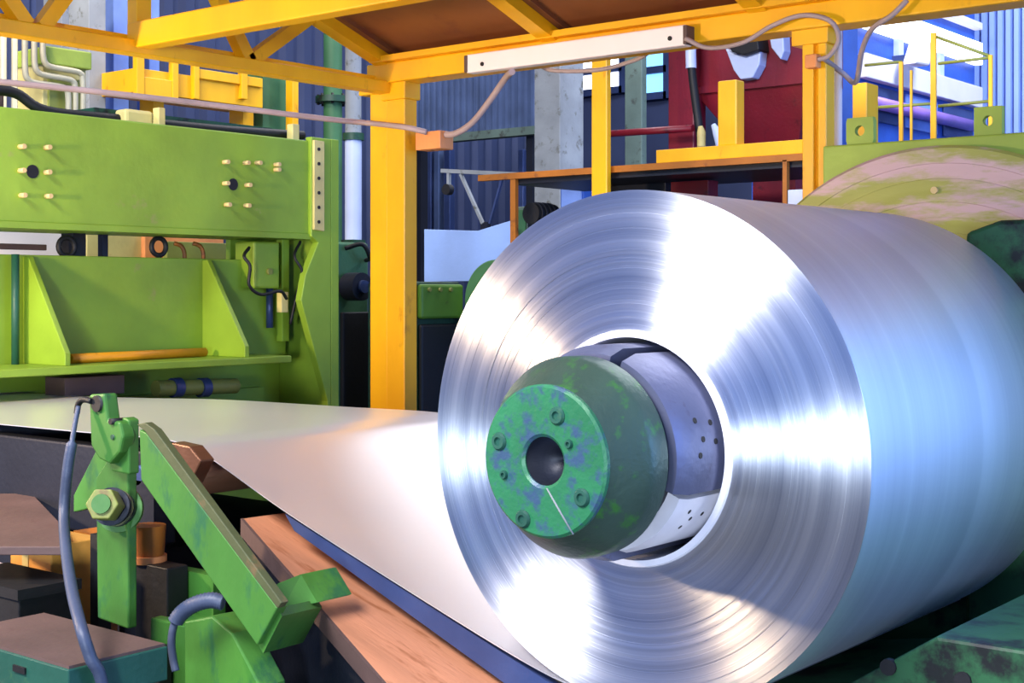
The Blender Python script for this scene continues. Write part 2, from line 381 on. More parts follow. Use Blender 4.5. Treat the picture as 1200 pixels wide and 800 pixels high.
bm = NB(); prism(bm, [(CX-0.2,3.5,0.22),(CX+1.6,3.5,0.22),(CX+1.6,3.5,0.62),(CX+0.75,3.5,0.62),(CX+0.38,3.5,0.37),(CX+0.0,3.5,0.30),(CX-0.2,3.5,0.34)], (0,1.0,0))
cr = tag(obj('coil_car', bm, 'base_green', bevel=0.01), 'dark green coil saddle sitting on the bed under the coil', 'coil car')
for k in range(5):
    obj('saddle_bolt', cyl(NB(), (CX+0.62+0.2*k, 3.49, 0.52), (CX+0.62+0.2*k, 3.51, 0.52), 0.022, 12), 'black', cr)

# ================================================================== STRIP GUIDE TABLE (rusty plate below the strip)
def on_slope(px, py, off):   # plane of the sloping strip run, lowered by off
    a = Vector((-3.574, 0, .7635-off)); dv = Vector((-3.04+3.574, 0, .585-.7635)); nrm = Vector((-dv.z, 0, dv.x)).normalized()
    r_ = ray(px, py); c0 = Vector((0,0,CAMZ)); t = (a-c0).dot(nrm) / r_.dot(nrm); return c0 + r_*t
gt = thing('strip_guide', 'sloping rusty brown guide plate on a dark frame below the strip edge', 'guide table', (-3.2, 3.1, 0))
q = [on_slope(a, c, 0.13) for a, c in ((284,607), (335,600), (640,812), (462,812))]
obj('rusty_plate', prism(NB(), q, (0,0,-0.03)), 'rust_plate', gt, bevel=0.004)
obj('side_rail', prism(NB(), [pt(a_, c_, y=3.215) for a_, c_ in ((334,602),(660,810),(660,850),(345,622))], (0,0.03,0)), 'steel_blue', gt)
q2 = [Vector((p.x, p.y, p.z-0.032)) for p in q]
obj('lower_frame', prism(NB(), [(q2[0].x,q2[0].y+.02,q2[0].z),(q2[3].x,q2[3].y+.02,q2[3].z),(q2[3].x,q2[3].y+.02,0.0),(q2[0].x,q2[0].y+.02,0.0)], (0,0.05,0)), 'steel_dark', gt)
obj('edge_angle', prism(NB(), [(q[0].x,q[0].y-.008,q[0].z),(q[3].x,q[3].y-.008,q[3].z),(q[3].x,q[3].y-.008,q[3].z-.06),(q[0].x,q[0].y-.008,q[0].z-.06)], (0,0.012,0)), 'plank_brown', gt)

# entry roller that carries the bend of the strip, and the dark entry table
et = thing('entry_table', 'dark steel entry table carrying the strip towards the press', 'machine table', (-6.0, 4.0, 0))
obj('bend_roller', cyl(NB(), (-4.16, 3.13, 0.857), (-4.16, 4.72, 0.857), 0.10, 28), 'roller_brown', et)
obj('roller_shaft', cyl(NB(), (-4.16, 3.02, 0.857), (-4.16, 4.80, 0.857), 0.035, 16), 'steel_blue', et)
for y in (3.02, 4.76): obj('roller_bracket', box(NB(), -4.26, -4.06, y, y+0.05, 0.0, 0.84), 'steel_dark', et)
obj('side_frame', box(NB(), -7.25, -4.35, 3.26, 3.34, 0.55, 0.90), 'steel_dark', et, bevel=0.01)
obj('side_frame', box(NB(), -7.25, -4.35, 4.56, 4.64, 0.55, 0.90), 'steel_dark', et, bevel=0.01)
obj('lower_panel', box(NB(), -7.25, -4.5, 3.34, 4.5, 0.0, 0.5), 'steel_dark', et)
for x in (-4.7, -5.6, -6.5): obj('carry_roller', cyl(NB(), (x, 3.34, 0.87), (x, 4.56, 0.87), 0.05, 16), 'steel_dark', et)
obj('drip_plate', prism(NB(), [pt(200,518,y=3.06), pt(222,523,y=3.06), pt(236,540,y=3.06), pt(222,568,y=3.06), pt(206,552,y=3.06)], (0,0.06,0)), 'roller_brown', et, bevel=0.006)

# ================================================================== PRESS
XP = -7.0
pr_ = thing('press_shear', 'large lime green press frame spanning the strip behind the entry table', 'press', (-7.6, 5.0, 0))
ya, yb, za, zb = fx(180, 148, 366, 271, XP); ya = 3.3
zt = pt(365,165,x=XP).z; zbm = pt(365,275,x=XP).z
beam = obj('top_beam', box(NB(), XP-0.7, XP, ya, yb, zbm, zt), 'press_green', pr_, bevel=0.01)
for px, py in ((23,172),(53,173),(23,200),(53,202),(24,229),(54,230),(262,190),(286,191),(300,191),(322,193),(262,215),(288,217),(264,240),(287,241),(322,199)):
    p = pt(px, py, x=XP)
    obj('stud', cyl(NB(), (XP-0.01, p.y, p.z), (XP+0.05, p.y, p.z), 0.014, 10), 'bolt_rust', beam)
for px, py in ((38,201),(273,216)):
    p = pt(px, py, x=XP); obj('port_hole', cyl(NB(), (XP-0.02, p.y, p.z), (XP+0.004, p.y, p.z), 0.038, 20), 'black', beam)
obj('beam_lip', box(NB(), XP-0.5, XP+0.01, ya, yb, zbm-0.03, zbm+0.005), 'press_green', pr_)
# back plate, gussets, shelf
XQ = -7.28
yR = pt(282, 300, x=XQ).y
zt2 = pt(150, 301, x=XQ).z; zs = pt(180, 424, x=-6.84).z
obj('lower_plate', box(NB(), XQ-0.08, XQ, 3.3, pt(335,340,x=XQ).y, zs-0.02, zt2), 'press_green', pr_, bevel=0.006)
obj('shelf', box(NB(), XQ, -6.82, 3.3, pt(332,420,x=-6.9).y, zs-0.045, zs), 'press_green', pr_, bevel=0.006)
for px in (27, 237):
    y = pt(px, 425, x=XQ).y
    obj('gusset', prism(NB(), [(XQ,y,zs),(-6.86,y,zs),(-6.86,y,zs+0.07),(XQ+0.05,y,zt2-0.01),(XQ,y,zt2-0.01)], (0,0.035,0)), 'press_green', pr_, bevel=0.004)
p = pt(18, 420, x=XQ+0.06)
obj('air_pipe', cyl(NB(), (XQ+0.06, p.y, zs), (XQ+0.06, p.y, zt2), 0.022, 14), 'teal_green', pr_)
# side frame with tapered throat
A = lambda px, py: pt(px, py, x=XP+0.03)
poly = [A(364,162), A(388,165), A(388,470), A(384,470), A(353,352), A(358,320), A(374,282), A(364,275)]
poly = [A(364,160), A(389,163), A(389,500), A(391,540), A(386,520), A(384,468), A(353,352), A(358,322), A(373,284), A(364,277)]
zb0 = 0.0
poly = [A(365,160), A(388,163), Vector((XP+.03, A(388,470).y, zb0)), Vector((XP+.03, A(383,470).y, zb0)), A(384,470), A(353,352), A(358,322), A(373,284), A(365,277)]
side = obj('side_frame', prism(NB(), poly, (-0.06,0,0)), 'press_green', pr_, bevel=0.006)
obj('wear_strip', prism(NB(), [A(366,164), A(378,166), A(378,271), A(366,269)], (0.02,0,0)), 'cream', pr_, bevel=0.003)
for py in (175, 192, 209, 226, 243, 260):
    p = A(371, py); obj('strip_hole', cyl(NB(), (XP+0.045, p.y, p.z), (XP+0.056, p.y, p.z), 0.012, 10), 'black', pr_)
a, b2, c, d = fx(388, 160, 397, 470, XP+0.03)
obj('column_face', box(NB(), XP-0.5, XP+0.03, A(388,300).y+0.002, A(397,300).y, 0, A(390,163).z), 'press_green', pr_, bevel=0.004)
# inner mechanism on the right
def xb_(name, q, x, dx, mat, par, bev=0.004):
    a, b_, c, d = fx(*q, x); return obj(name, box(NB(), x-dx, x, a, b_, c, d), mat, par, bevel=bev)
xb_('back_panel', (270,268,386,475), -7.55, 0.05, 'press_green', pr_)
obj('die_block', box(NB(), -7.75, -7.45, 3.3, 6.6, 0.915, 1.2), 'press_green', pr_)
obj('die_support', box(NB(), -7.75, -7.45, 4.74, 6.6, 0, 0.915), 'press_green', pr_)
obj('throat_liner', box(NB(), -7.52, -6.99, A(388,300).y-0.03, A(388,300).y+0.0, 0, 1.86), 'press_green', pr_)
cy_ = xb_('clamp_block', (298,283,328,338), -7.15, 0.2, 'press_green', pr_, 0.015)
p = pt(316,318,x=-7.14); obj('block_bolt', cyl(NB(), (-7.16,p.y,p.z), (-7.13,p.y,p.z), 0.022, 10), 'olive', cy_)
p0, p1 = pt(316,338,x=-7.25), pt(316,384,x=-7.25); obj('piston_rod', cyl(NB(), p0, p1, 0.024, 14), 'steel_blue', pr_)
xb_('guide_post', (331,275,339,400), -7.2, 0.06, 'press_green', pr_)
obj('hydraulic_hose', tube(NB(), crom([pt(292,290,x=-7.1), pt(286,300,x=-7.05), pt(293,312,x=-7.02), pt(292,334,x=-7.02), pt(306,345,x=-7.02), pt(328,341,x=-7.02), pt(336,350,x=-7.05)], 6), 0.011, 8), 'black', pr_)
obj('hydraulic_hose', tube(NB(), crom([pt(352,283,x=-7.1), pt(345,300,x=-7.05), pt(354,318,x=-7.02), pt(349,340,x=-7.05), pt(340,380,x=-7.08)], 6), 0.010, 8), 'black', pr_)
xb_('valve', (330,342,338,366), -7.1, 0.05, 'cream', pr_)
# cylinder and boxes below the shelf
p0, p1 = pt(182,455,x=-7.0), pt(276,452,x=-7.0)
ct = obj('feed_cylinder', cyl(NB(), p0, p1, 0.048, 20), 'olive', pr_, sharp=40)
for px in (206, 238): 
    p = pt(px, 454, x=-7.0); obj('clamp_ring', cyl(NB(), p+Vector((0,-.03,0)), p+Vector((0,.03,0)), 0.06, 20), 'steel_blue', ct, sharp=40)
xb_('junction_cover', (76,441,146,463), -7.05, 0.2, 'plank_brown', pr_)
obj('press_bed', box(NB(), XQ-0.7, XQ-0.1, 3.3, 6.4, 0, 0.85), 'press_green', pr_)
# brass coloured rod lying on the shelf
p0, p1 = pt(82,421,x=-7.02), pt(240,410,x=-7.12); p0.z = zs+0.03; p1.z = zs+0.03
tag(obj('copper_rod', cyl(NB(), p0, p1, 0.028, 14), 'amber'), 'orange copper rod lying on the press shelf between two gussets', 'rod')
# gap between beam and plate: bright tooling behind
xb_('tool_guard', (-60,262,86,318), -8.6, 0.05, 'white_paint', pr_)
xb_('tool_guard', (102,262,172,318), -8.55, 0.05, 'cream', pr_)
xb_('tool_guard', (170,276,262,318), -8.5, 0.05, 'orange_box', pr_)
xb_('tool_guard', (196,284,276,318), -8.4, 0.05, 'olive', pr_)
xb_('guide_rail', (-50,285,55,292), -7.6, 0.03, 'plank_brown', pr_)
xb_('hold_down', (85,262,101,318), -7.35, 0.12, 'black', pr_)
xb_('hold_down', (120,262,127,318), -7.4, 0.05, 'steel_dark', pr_)
for px in (78, 186):
    c = pt(px, 289, x=-7.34); ring = NB()
    tube(ring, [c + Vector((0, 0.055*math.cos(t), 0.055*math.sin(t))) for t in [2*math.pi*k/20 for k in range(21)]], 0.016, 8, cap=False)
    e_ = obj('eye_bolt', ring, 'black', pr_); obj('eye_shank', cyl(NB(), c+Vector((0,0,-.13)), c+Vector((0,0,-.055)), 0.016, 8), 'black', e_)
for px in (204, 226):
    obj('orange_hose', tube(NB(), crom([pt(px,285,x=-7.45), pt(px+8,288,x=-7.43), pt(px+12,296,x=-7.42), pt(px+12,312,x=-7.42)], 5), 0.014, 8), 'brown_orange', pr_)

# hoses and fittings on top of the press
def xobj(name, q, x, dx, mat, label, cat, bev=0.006, group=None):
    a, b_, c, d = fx(*q, x); return tag(obj(name, box(NB(), x-dx, x, a, b_, c, d), mat, bevel=bev), label, cat, group)
hz = zt
obj('top_hose', tube(NB(), crom([(-7.25, pt(-20,130,x=-7.25).y, hz+.12), (-7.25, pt(18,118,x=-7.25).y, hz+.12), (-7.22, pt(50,135,x=-7.25).y, hz+.035), (-7.2, pt(130,140,x=-7.2).y, hz+.03), (-7.2, pt(250,150,x=-7.2).y, hz+.035), (-7.2, pt(355,155,x=-7.2).y, hz+.06)], 6), 0.03, 10), 'black_rubber', pr_)
obj('top_tray', box(NB(), -7.5, -7.3, 5.0, 6.4, hz-0.01, hz+0.10), 'dark_green', pr_)
for px in (190, 347):
    a, b_, _, _ = fx(px-4, 120, px+4, 150, -7.06); obj('lift_pin', box(NB(), -7.12, -7.06, a, b_, hz-0.01, hz+0.11), 'cream', pr_, bevel=0.006)
a, b_, _, _ = fx(150, 126, 183, 142, -7.1); obj('lubricator', box(NB(), -7.24, -7.12, a, b_, hz-0.005, hz+0.09), 'cream', pr_, bevel=0.02)
a, b_, _, _ = fx(-30, 110, 22, 130, -7.2); obj('cable_box', box(NB(), -7.6, -7.34, a, b_, hz-0.005, hz+0.13), 'plank_brown', pr_, bevel=0.02)

# ================================================================== CANOPY (yellow gable shelter)
YE = 6.13; ZE = 2.755
can = thing('shelter_frame', 'yellow steel shelter frame with brown sheet roof over the coil', 'shelter', (-4, YE, 0))
a, b_, _, _ = fy(453, 90, 474, 470, YE); XC = a
obj('post', box(NB(), a, b_, YE, YE+0.11, 0, ZE), 'yellow', can, bevel=0.006)
obj('post', box(NB(), a-0.16, a-0.012, YE+0.02, YE+0.10, 0, ZE-0.02), 'yellow', can, bevel=0.006)
obj('post_web', box(NB(), a-0.013, a, YE+0.03, YE+0.09, 0, ZE-0.03), 'yellow', can)
obj('post_bracket', box(NB(), a-0.03, b_+0.02, YE-0.02, YE+0.12, ZE-0.10, ZE+0.01), 'yellow', can, bevel=0.006)
obj('post_bracket', box(NB(), a-0.24, a-0.01, YE+0.0, YE+0.13, ZE-0.05, ZE-0.02), 'yellow', can, bevel=0.006)
a, b_, _, _ = fy(940, 60, 953, 240, YE)
obj('post', box(NB(), a, b_, YE, YE+0.10, 0, ZE), 'yellow', can, bevel=0.005)
a2, b2_, _, _ = fy(957, 60, 967, 240, YE)
obj('post', box(NB(), a2, b2_, YE+0.01, YE+0.10, 0, ZE), 'yellow', can, bevel=0.005)
obj('post_web', box(NB(), b_-.002, a2+.002, YE+0.03, YE+0.06, 0, ZE), 'yellow', can)
obj('post_bracket', box(NB(), a-0.05, b2_+0.02, YE-0.015, YE+0.11, ZE-0.07, ZE+0.005), 'yellow', can, bevel=0.005)
obj('eave_beam', box(NB(), XC-0.12, 0.3, YE-0.05, YE+0.12, ZE, ZE+0.12), 'yellow', can, bevel=0.008)
obj('eave_flange', box(NB(), XC-0.05, 0.3, YE-0.10, YE+0.14, ZE+0.12, ZE+0.155), 'yellow', can)
# tie beam (bottom chord), king posts, webs, rafters
YK = 4.33
obj('tie_beam', box(NB(), XC-0.05, XC+0.05, 2.4, YE+0.05, ZE-0.06, ZE+0.01), 'yellow', can, bevel=0.006)
obj('tie_beam_flange', box(NB(), XC-0.14, XC-0.05, 2.4, YE, ZE+0.01, ZE+0.05), 'yellow', can)
obj('king_post', box(NB(), XC-0.03, XC+0.05, YK-0.04, YK+0.05, ZE, ZE+0.75), 'yellow', can, bevel=0.005)
SL = 0.336
def roofz(y): return ZE+0.155 + SL*(YE+0.1-y) if y > YK else ZE+0.155 + SL*(YE+0.1-YK) - SL*(YK-y)
xs_r = [XC, XC+1.28, XC+2.56, XC+3.84, XC+4.5]
for i, x in enumerate(xs_r):
    obj('rafter', bar(NB(), (x, YE+0.05, roofz(YE+0.05)-0.05), (x, YK, roofz(YK)-0.05), 0.10, 0.09, (0,0,1)), 'yellow', can)
    obj('rafter', bar(NB(), (x, YK, roofz(YK)-0.05), (x, 2.5, roofz(2.5)-0.05), 0.10, 0.09, (0,0,1)), 'yellow', can)
    obj('rafter_seal', bar(NB(), (x+0.07, YE+0.02, roofz(YE+0.02)-0.012), (x+0.07, YK, roofz(YK)-0.012), 0.05, 0.03, (0,0,1)), 'roof_sheet', can)
for (ya_, yb2) in ((5.35, 4.95), (4.95, 4.40), (3.75, 4.25), (3.75, 3.3)):
    lo, hi = (ya_, yb2) if True else 0
    if ya_ == 5.35: p0, p1 = (XC, 5.05, ZE), (XC, 4.65, roofz(4.65)-0.09)
    elif ya_ == 4.95: p0, p1 = (XC, 5.05, ZE), (XC, 5.5, roofz(5.5)-0.09)
    elif yb2 == 4.25: p0, p1 = (XC, 3.78, ZE), (XC, 4.25, roofz(4.25)-0.12)
    else: p0, p1 = (XC, 3.70, ZE), (XC, 3.35, roofz(3.35)-0.06)
    obj('web_brace', bar(NB(), p0, p1, 0.07, 0.07, (1,0,0)), 'yellow', can)
obj('purlin_beam', box(NB(), XC-0.02, 0.3, YK-0.05, YK+0.05, ZE-0.03, ZE+0.10), 'yellow', can, bevel=0.008)
for i in range(4):
    x0, x1 = xs_r[i]+0.05, xs_r[i+1]+0.045
    for y0_, y1_ in ((YE+0.16, YK), (YK, 2.35)):
        bm = prism(NB(), [(x0,y0_,roofz(y0_)),(x1,y0_,roofz(y0_)),(x1,y1_,roofz(y1_)),(x0,y1_,roofz(y1_))], (0,0,0.02))
        obj('roof_panel', bm, 'roof_sheet', can)
xr = xs_r[-1]+0.05
# ---- lamp batten, junction box, cables
x0 = pt(546, 80, y=YE-0.12).x; x1 = pt(803, 45, y=YE-0.12).x
lt = thing('fluorescent_batten', 'long white fluorescent batten fixed along the yellow eave beam', 'light fixture', ((x0+x1)/2, YE-0.1, ZE))
obj('housing', box(NB(), x0, x1, YE-0.12, YE-0.052, ZE-0.02, ZE+0.085), 'lamp_white', lt, bevel=0.008)
for x, s in ((x0, -1), (x1, 1)): obj('end_cap', box(NB(), x-0.012, x+0.012, YE-0.125, YE-0.05, ZE-0.015, ZE+0.08), 'plank_brown', lt, bevel=0.004)
for px, py in ((565,75), (785,45)):
    p = pt(px, py, y=YE-0.122); obj('screw', cyl(NB(), (p.x, YE-0.126, p.z), (p.x, YE-0.115, p.z), 0.012, 10), 'black', lt)
q0, q1, q2_, q3 = fy(488, 154, 517, 175, YE+0.06)
jb = tag(obj('junction_box', box(NB(), q0, q1, YE+0.05, YE+0.17, q2_, q3), 'orange_box', bevel=0.005), 'small orange junction box on the side of the yellow post', 'junction box')
jy = YE+0.1
tag(obj('conduit_hose', tube(NB(), crom([pt(518,158,y=jy), pt(535,156,y=jy), pt(555,142,y=jy), pt(576,115,y=jy-0.02), pt(592,92,y=jy-0.08), pt(600,84,y=YE-0.09)], 8), 0.019, 10), 'cable_pink'), 'flexible grey conduit rising from junction box to white batten', 'conduit')
tag(obj('overhead_cable', tube(NB(), crom([pt(-40,92,x=-6.7), pt(100,106,x=-6.6), pt(240,122,x=-6.45), pt(380,139,x=-6.2), pt(430,144,y=YE-0.02), pt(474,149,y=YE-0.03), pt(500,155,y=YE+0.04)], 8), 0.017, 8), 'cable_pink'), 'long pale cable running above the press to the yellow post', 'cable')
tag(obj('slack_cable', tube(NB(), crom([pt(628,70,y=YE+.13), pt(645,82,y=YE+.15), pt(700,82,y=YE+.2), pt(745,70,y=YE+.2), pt(765,58,y=YE+.13)], 8), 0.012, 8), 'cable_pink'), 'slack pale cable hanging behind the white batten', 'cable')
tag(obj('looped_cable', tube(NB(), crom([pt(803,45,y=YE-.13), pt(830,56,y=YE-.1), pt(870,50,y=YE-.1), pt(905,30,y=YE-.1), pt(940,18,y=YE-.1), pt(972,24,y=YE-.1), pt(983,45,y=YE-.05), pt(972,65,y=YE-.03), pt(957,70,y=YE-.03)], 8), 0.012, 8), 'cable_pink'), 'looped pale cable from batten end over the slim yellow post', 'cable')
tag(obj('drop_cable', tube(NB(), crom([pt(1063,0,y=YE-.1), pt(1045,18,y=YE-.1), pt(1022,34,y=YE-.05), pt(1010,60,y=YE+.05), pt(1003,96,y=YE+.2), pt(988,86,y=YE+.2), pt(965,68,y=YE-.03)], 8), 0.013, 8), 'cable_pink'), 'thick cable swinging down from eave beam beside slim yellow post', 'cable')
q0, q1, q2_, q3 = fy(945, 64, 959, 80, YE-0.03)
tag(obj('cable_clamp', box(NB(), q0, q1, YE-0.05, YE+0.002, q2_, q3), 'orange_box', bevel=0.006), 'small peach cable clamp on the slim yellow post', 'clamp')
q0, q1, _, _ = fy(969, 60, 978, 172, YE+0.12)
tag(obj('white_pipe', cyl(NB(), ((q0+q1)/2, YE+0.2, 0), ((q0+q1)/2, YE+0.2, ZE+0.05), 0.02, 14), 'white_paint'), 'white vertical pipe behind the slim yellow post', 'pipe')

# ================================================================== LEFT FOREGROUND: hold-down stand
ys = 2.70
P = lambda px, py, y=ys: pt(px, py, y=y)
st = thing('hold_down_stand', 'bright green hold-down stand with pivoting lever beside the strip', 'stand', (P(135,735).x, ys+0.05, 0))
obj('upright', prism(NB(), [P(112,560), P(128,535), P(150,540), P(150,737), P(114,724)], (0,0.035,0)), 'stand_green', st, bevel=0.006)
obj('upper_plate', prism(NB(), [P(128,492,2.66), P(146,489,2.66), P(151,492,2.66), P(151,556,2.66), P(130,552,2.66), P(124,520,2.66)], (0,0.04,0)), 'stand_green', st, bevel=0.006)
hook = [P(104,462,2.63), P(122,461,2.63), P(126,492,2.63), P(140,494,2.63), P(144,512,2.63), P(140,530,2.63), P(128,544,2.63), P(116,538,2.63), P(106,522,2.63)]
hk = obj('latch_lever', prism(NB(), hook, (0,0.05,0)), 'stand_green', st, bevel=0.008)
c = P(112,473,2.62); obj('latch_pin', cyl(NB(), c, c+Vector((0,0.06,0)), 0.026, 14), 'black', hk)
c = P(129,494,2.62); obj('latch_pin', cyl(NB(), c, c+Vector((0,0.06,0)), 0.010, 10), 'black', hk)
c = P(131,512,2.625); obj('latch_pin', cyl(NB(), c, c+Vector((0,0.06,0)), 0.008, 10), 'dark_green', hk)
obj('hose_elbow', tube(NB(), crom([P(108,470,2.62), P(98,468,2.62), P(92,473,2.62), P(90,484,2.62)], 5), 0.010, 8), 'black_rubber', st)
obj('rib', prism(NB(), [P(112,528,2.74), P(128,528,2.74), P(128,590,2.74), P(86,600,2.74), P(86,580,2.74)], (0,0.03,0)), 'stand_green', st, bevel=0.004)
# big threaded nut
c0 = P(122,592,2.60); ax = Vector((0.55,0.83,0)).normalized()
c0 = P(118,590,2.56); c1 = P(140,596,ys+0.0)
obj('pivot_rod', cyl(NB(), c0, c1, 0.030, 20), 'stand_green', st, sharp=40)
c1d = (c1-c0)
nut = obj('pivot_nut', cyl(NB(), c0+c1d*0.05, c0+c1d*0.45, 0.052, 6), 'olive', st, bevel=0.004)
for k in range(3):
    a_ = c0 + c1d*(0.52+0.16*k); obj('spring_washer', cyl(NB(), a_, a_+c1d*0.09, 0.060-0.001*k, 24), 'bolt_steel' if k % 2 else 'steel_dark', st, sharp=40)
obj('washer_plate', cyl(NB(), c1-c1d*0.02, c1+c1d*0.08, 0.075, 24), 'stand_green', st, sharp=40)
# diagonal arm (box beam)
ya0 = 2.66
arm = [P(163,503,ya0), P(171,507,ya0), P(325,712,ya0), P(301,756,ya0), P(165,562,ya0)]
obj('diagonal_arm', prism(NB(), arm, (0,0.04,0)), 'stand_green', st, bevel=0.004)
obj('arm_cap', prism(NB(), [P(160,497,ya0), P(170,495,ya0), P(181,503,ya0), P(330,706,ya0), P(325,713,ya0), P(170,506,ya0)], (0,0.028,0)), 'arm_edge', st, bevel=0.003)
obj('arm_end_plate', prism(NB(), [P(303,756,ya0+.02), P(325,712,ya0+.02), P(372,702,ya0+.34), P(350,744,ya0+.34)], (0.02,0,-0.02)), 'stand_green', st)
obj('cross_block', prism(NB(), [P(320,685,2.85), P(352,672,2.95), P(372,706,2.95), P(330,715,2.85)], (0,0.15,0)), 'stand_green', st, bevel=0.004)
obj('arm_foot', prism(NB(), [P(216,728,2.76), P(248,722,2.76), P(272,742,2.76), P(305,805,2.76), P(308,840,2.76), P(216,840,2.76)], (0,0.10,0)), 'stand_green', st, bevel=0.006)
obj('foot_column', box(NB(), P(176,735,2.82).x, P(232,735,2.82).x, 2.82, 3.0, 0, P(200,729,2.82).z), 'stand_green', st, bevel=0.006)
obj('back_brace', box(NB(), P(168,670,2.95).x, P(250,640,2.95).x, 2.95, 3.0, 0, P(200,665,2.95).z), 'stand_green', st)
tag(obj('control_cable', tube(NB(), crom([P(92,476,2.60), P(88,496,2.58), P(84,520,2.56), P(79,552,2.55), P(75,600,2.54), pt(77,640,x=-3.75), pt(84,690,x=-3.5), pt(95,735,x=-3.3), pt(106,770,x=-3.26), pt(122,815,x=-3.25), pt(136,1003,x=-3.25)], 8), [0.008]*16+[0.017]*65, 10), 'hose_grey'), 'grey rubber control cable hanging from the green stand latch', 'cable')
pts_ = crom([P(262,706,2.70), P(247,703,2.68), P(228,708,2.66), P(213,718,2.65), P(204,732,2.64), P(201,752,2.63), P(203,772,2.63), P(206,786,2.63)], 10)
rs_ = [0.021 + (0.004 if i % 2 else 0) for i in range(len(pts_))]
for i in range(len(pts_)-32, len(pts_)): rs_[i] = 0.012
tag(obj('ribbed_hose', tube(NB(), pts_, rs_, 12), 'hose_grey'), 'short ribbed grey hose arching below the diagonal green arm', 'hose')
# pedestal table with brown top
zt_ = 0.50
f0 = pt(80,783,z=zt_); f1 = pt(192,754,z=zt_)
x1_, y0_ = f0.x, f0.y; y1_ = f1.y + 0.0; x0_ = x1_ - 0.62
pd = thing('pedestal', 'low green steel pedestal with bare brown plate top', 'pedestal', ((x0_+x1_)/2, (y0_+y1_)/2, 0))
obj('body', box(NB(), x0_, x1_, y0_, y1_, zt_-0.10, zt_-0.004), 'teal_green', pd, bevel=0.004)
obj('top_plate', box(NB(), x0_+0.006, x1_-0.006, y0_+0.006, y1_-0.006, zt_-0.006, zt_+0.004), 'plank_brown', pd)
obj('lower_body', box(NB(), x0_-0.04, x1_-0.10, y0_-0.03, y1_-0.05, 0, zt_-0.10), 'teal_green', pd, bevel=0.004)
obj('drawer_catch', box(NB(), x1_-0.26, x1_-0.20, y0_-0.006, y0_+0.01, zt_-0.05, zt_-0.032), 'black', pd)
q0, q1, q2_, q3 = fy(166, 772, 188, 790, 2.78)
sw = tag(obj('switch_box', box(NB(), q0-.02, q1+.02, 2.76, 2.81, q2_-0.2, q3+0.05), 'black', bevel=0.004), 'black switch box with red button beside pedestal', 'switch box')
c = pt(174, 779, y=2.76); obj('red_button', cyl(NB(), c+Vector((0,-.012,0)), c+Vector((0,.005,0)), 0.018, 14), 'maroon', sw)

# ---- things under the strip at far left
def fobj(name, q, y, dy, mat, label, cat, bev=0.005, group=None):
    a, b_, c, d = fy(*q, y); return tag(obj(name, box(NB(), a, b_, y, y+dy, c, d), mat, bevel=bev), label, cat, group)
q_ = [pt(-30,578,z=0.66), pt(38,578,z=0.66), pt(78,620,z=0.66), pt(74,640,z=0.66), pt(-30,640,z=0.66)]
bn = thing('plank_bench', 'rough brown plank bench tucked under the strip near the stand', 'bench', (q_[1].x-0.4, (q_[0].y+q_[3].y)/2, 0))
obj('plank', prism(NB(), q_, (0,0,-0.03)), 'plank_brown', bn, bevel=0.004)
for p in (q_[1], q_[3]):
    obj('leg', box(NB(), p.x-0.14, p.x-0.09, p.y-0.02 if p is q_[1] else p.y+0.20, p.y+0.03 if p is q_[1] else p.y+0.25, 0, 0.66), 'black', bn)
def floorbox(name, q, y, dy, mat, label, cat, bev=0.005):
    a, b_, c, d = fy(*q, y); return tag(obj(name, box(NB(), a, b_, y, y+dy, 0, d), mat, bevel=bev), label, cat)
cb = floorbox('cardboard_carton', (12,634,60,690), 2.90, 0.22, 'carton', 'tan cardboard carton under the plank bench', 'carton')
a, b_, c, d = fy(26, 634, 33, 690, 2.898); obj('tape', box(NB(), a, b_, 2.897, 2.9, 0.02, d), 'cream', cb)
ob = floorbox('orange_drum', (88,626,112,648), 3.13, 0.1, 'orange_box', 'orange steel bin standing behind the green upright', 'bin')
a, b_, c, d = fy(86, 626, 114, 630, 3.125); obj('rim', box(NB(), a, b_, 3.125, 3.235, d-0.015, d+0.006), 'brown_orange', ob)
c = pt(174, 650, y=2.90); c.z = 0
dr = tag(obj('paint_pail', tube(NB(), [(c.x,c.y,pt(177,662,y=2.86).z), (c.x,c.y,pt(174,612,y=2.93).z)], [0.05,0.058], 20), 'brown_orange', sharp=40), 'orange paint pail between the green upright and diagonal arm', 'pail')
hzp = pt(174, 654, y=2.9).z
obj('band', tube(NB(), [(c.x,c.y,hzp-0.012), (c.x,c.y,hzp+0.012)], 0.0605, 20), 'orange_box', dr, sharp=40)
floorbox('steel_crate', (158,662,196,720), 2.86, 0.085, 'black', 'black steel crate standing behind the green upright', 'crate')
ch = floorbox('tool_chest', (-60,682,22,740), 2.55, 0.22, 'black', 'black steel tool chest behind the pedestal', 'chest')
a, b_, c, d = fy(-60,682,22,740, 2.55); obj('lid', box(NB(), a-0.01, b_+0.01, 2.54, 2.78, d-0.03, d+0.004), 'black', ch)
floorbox('paper_sack', (-20,668,36,690), 2.82, 0.07, 'white_paint', 'white paper sack behind the black tool chest', 'sack')

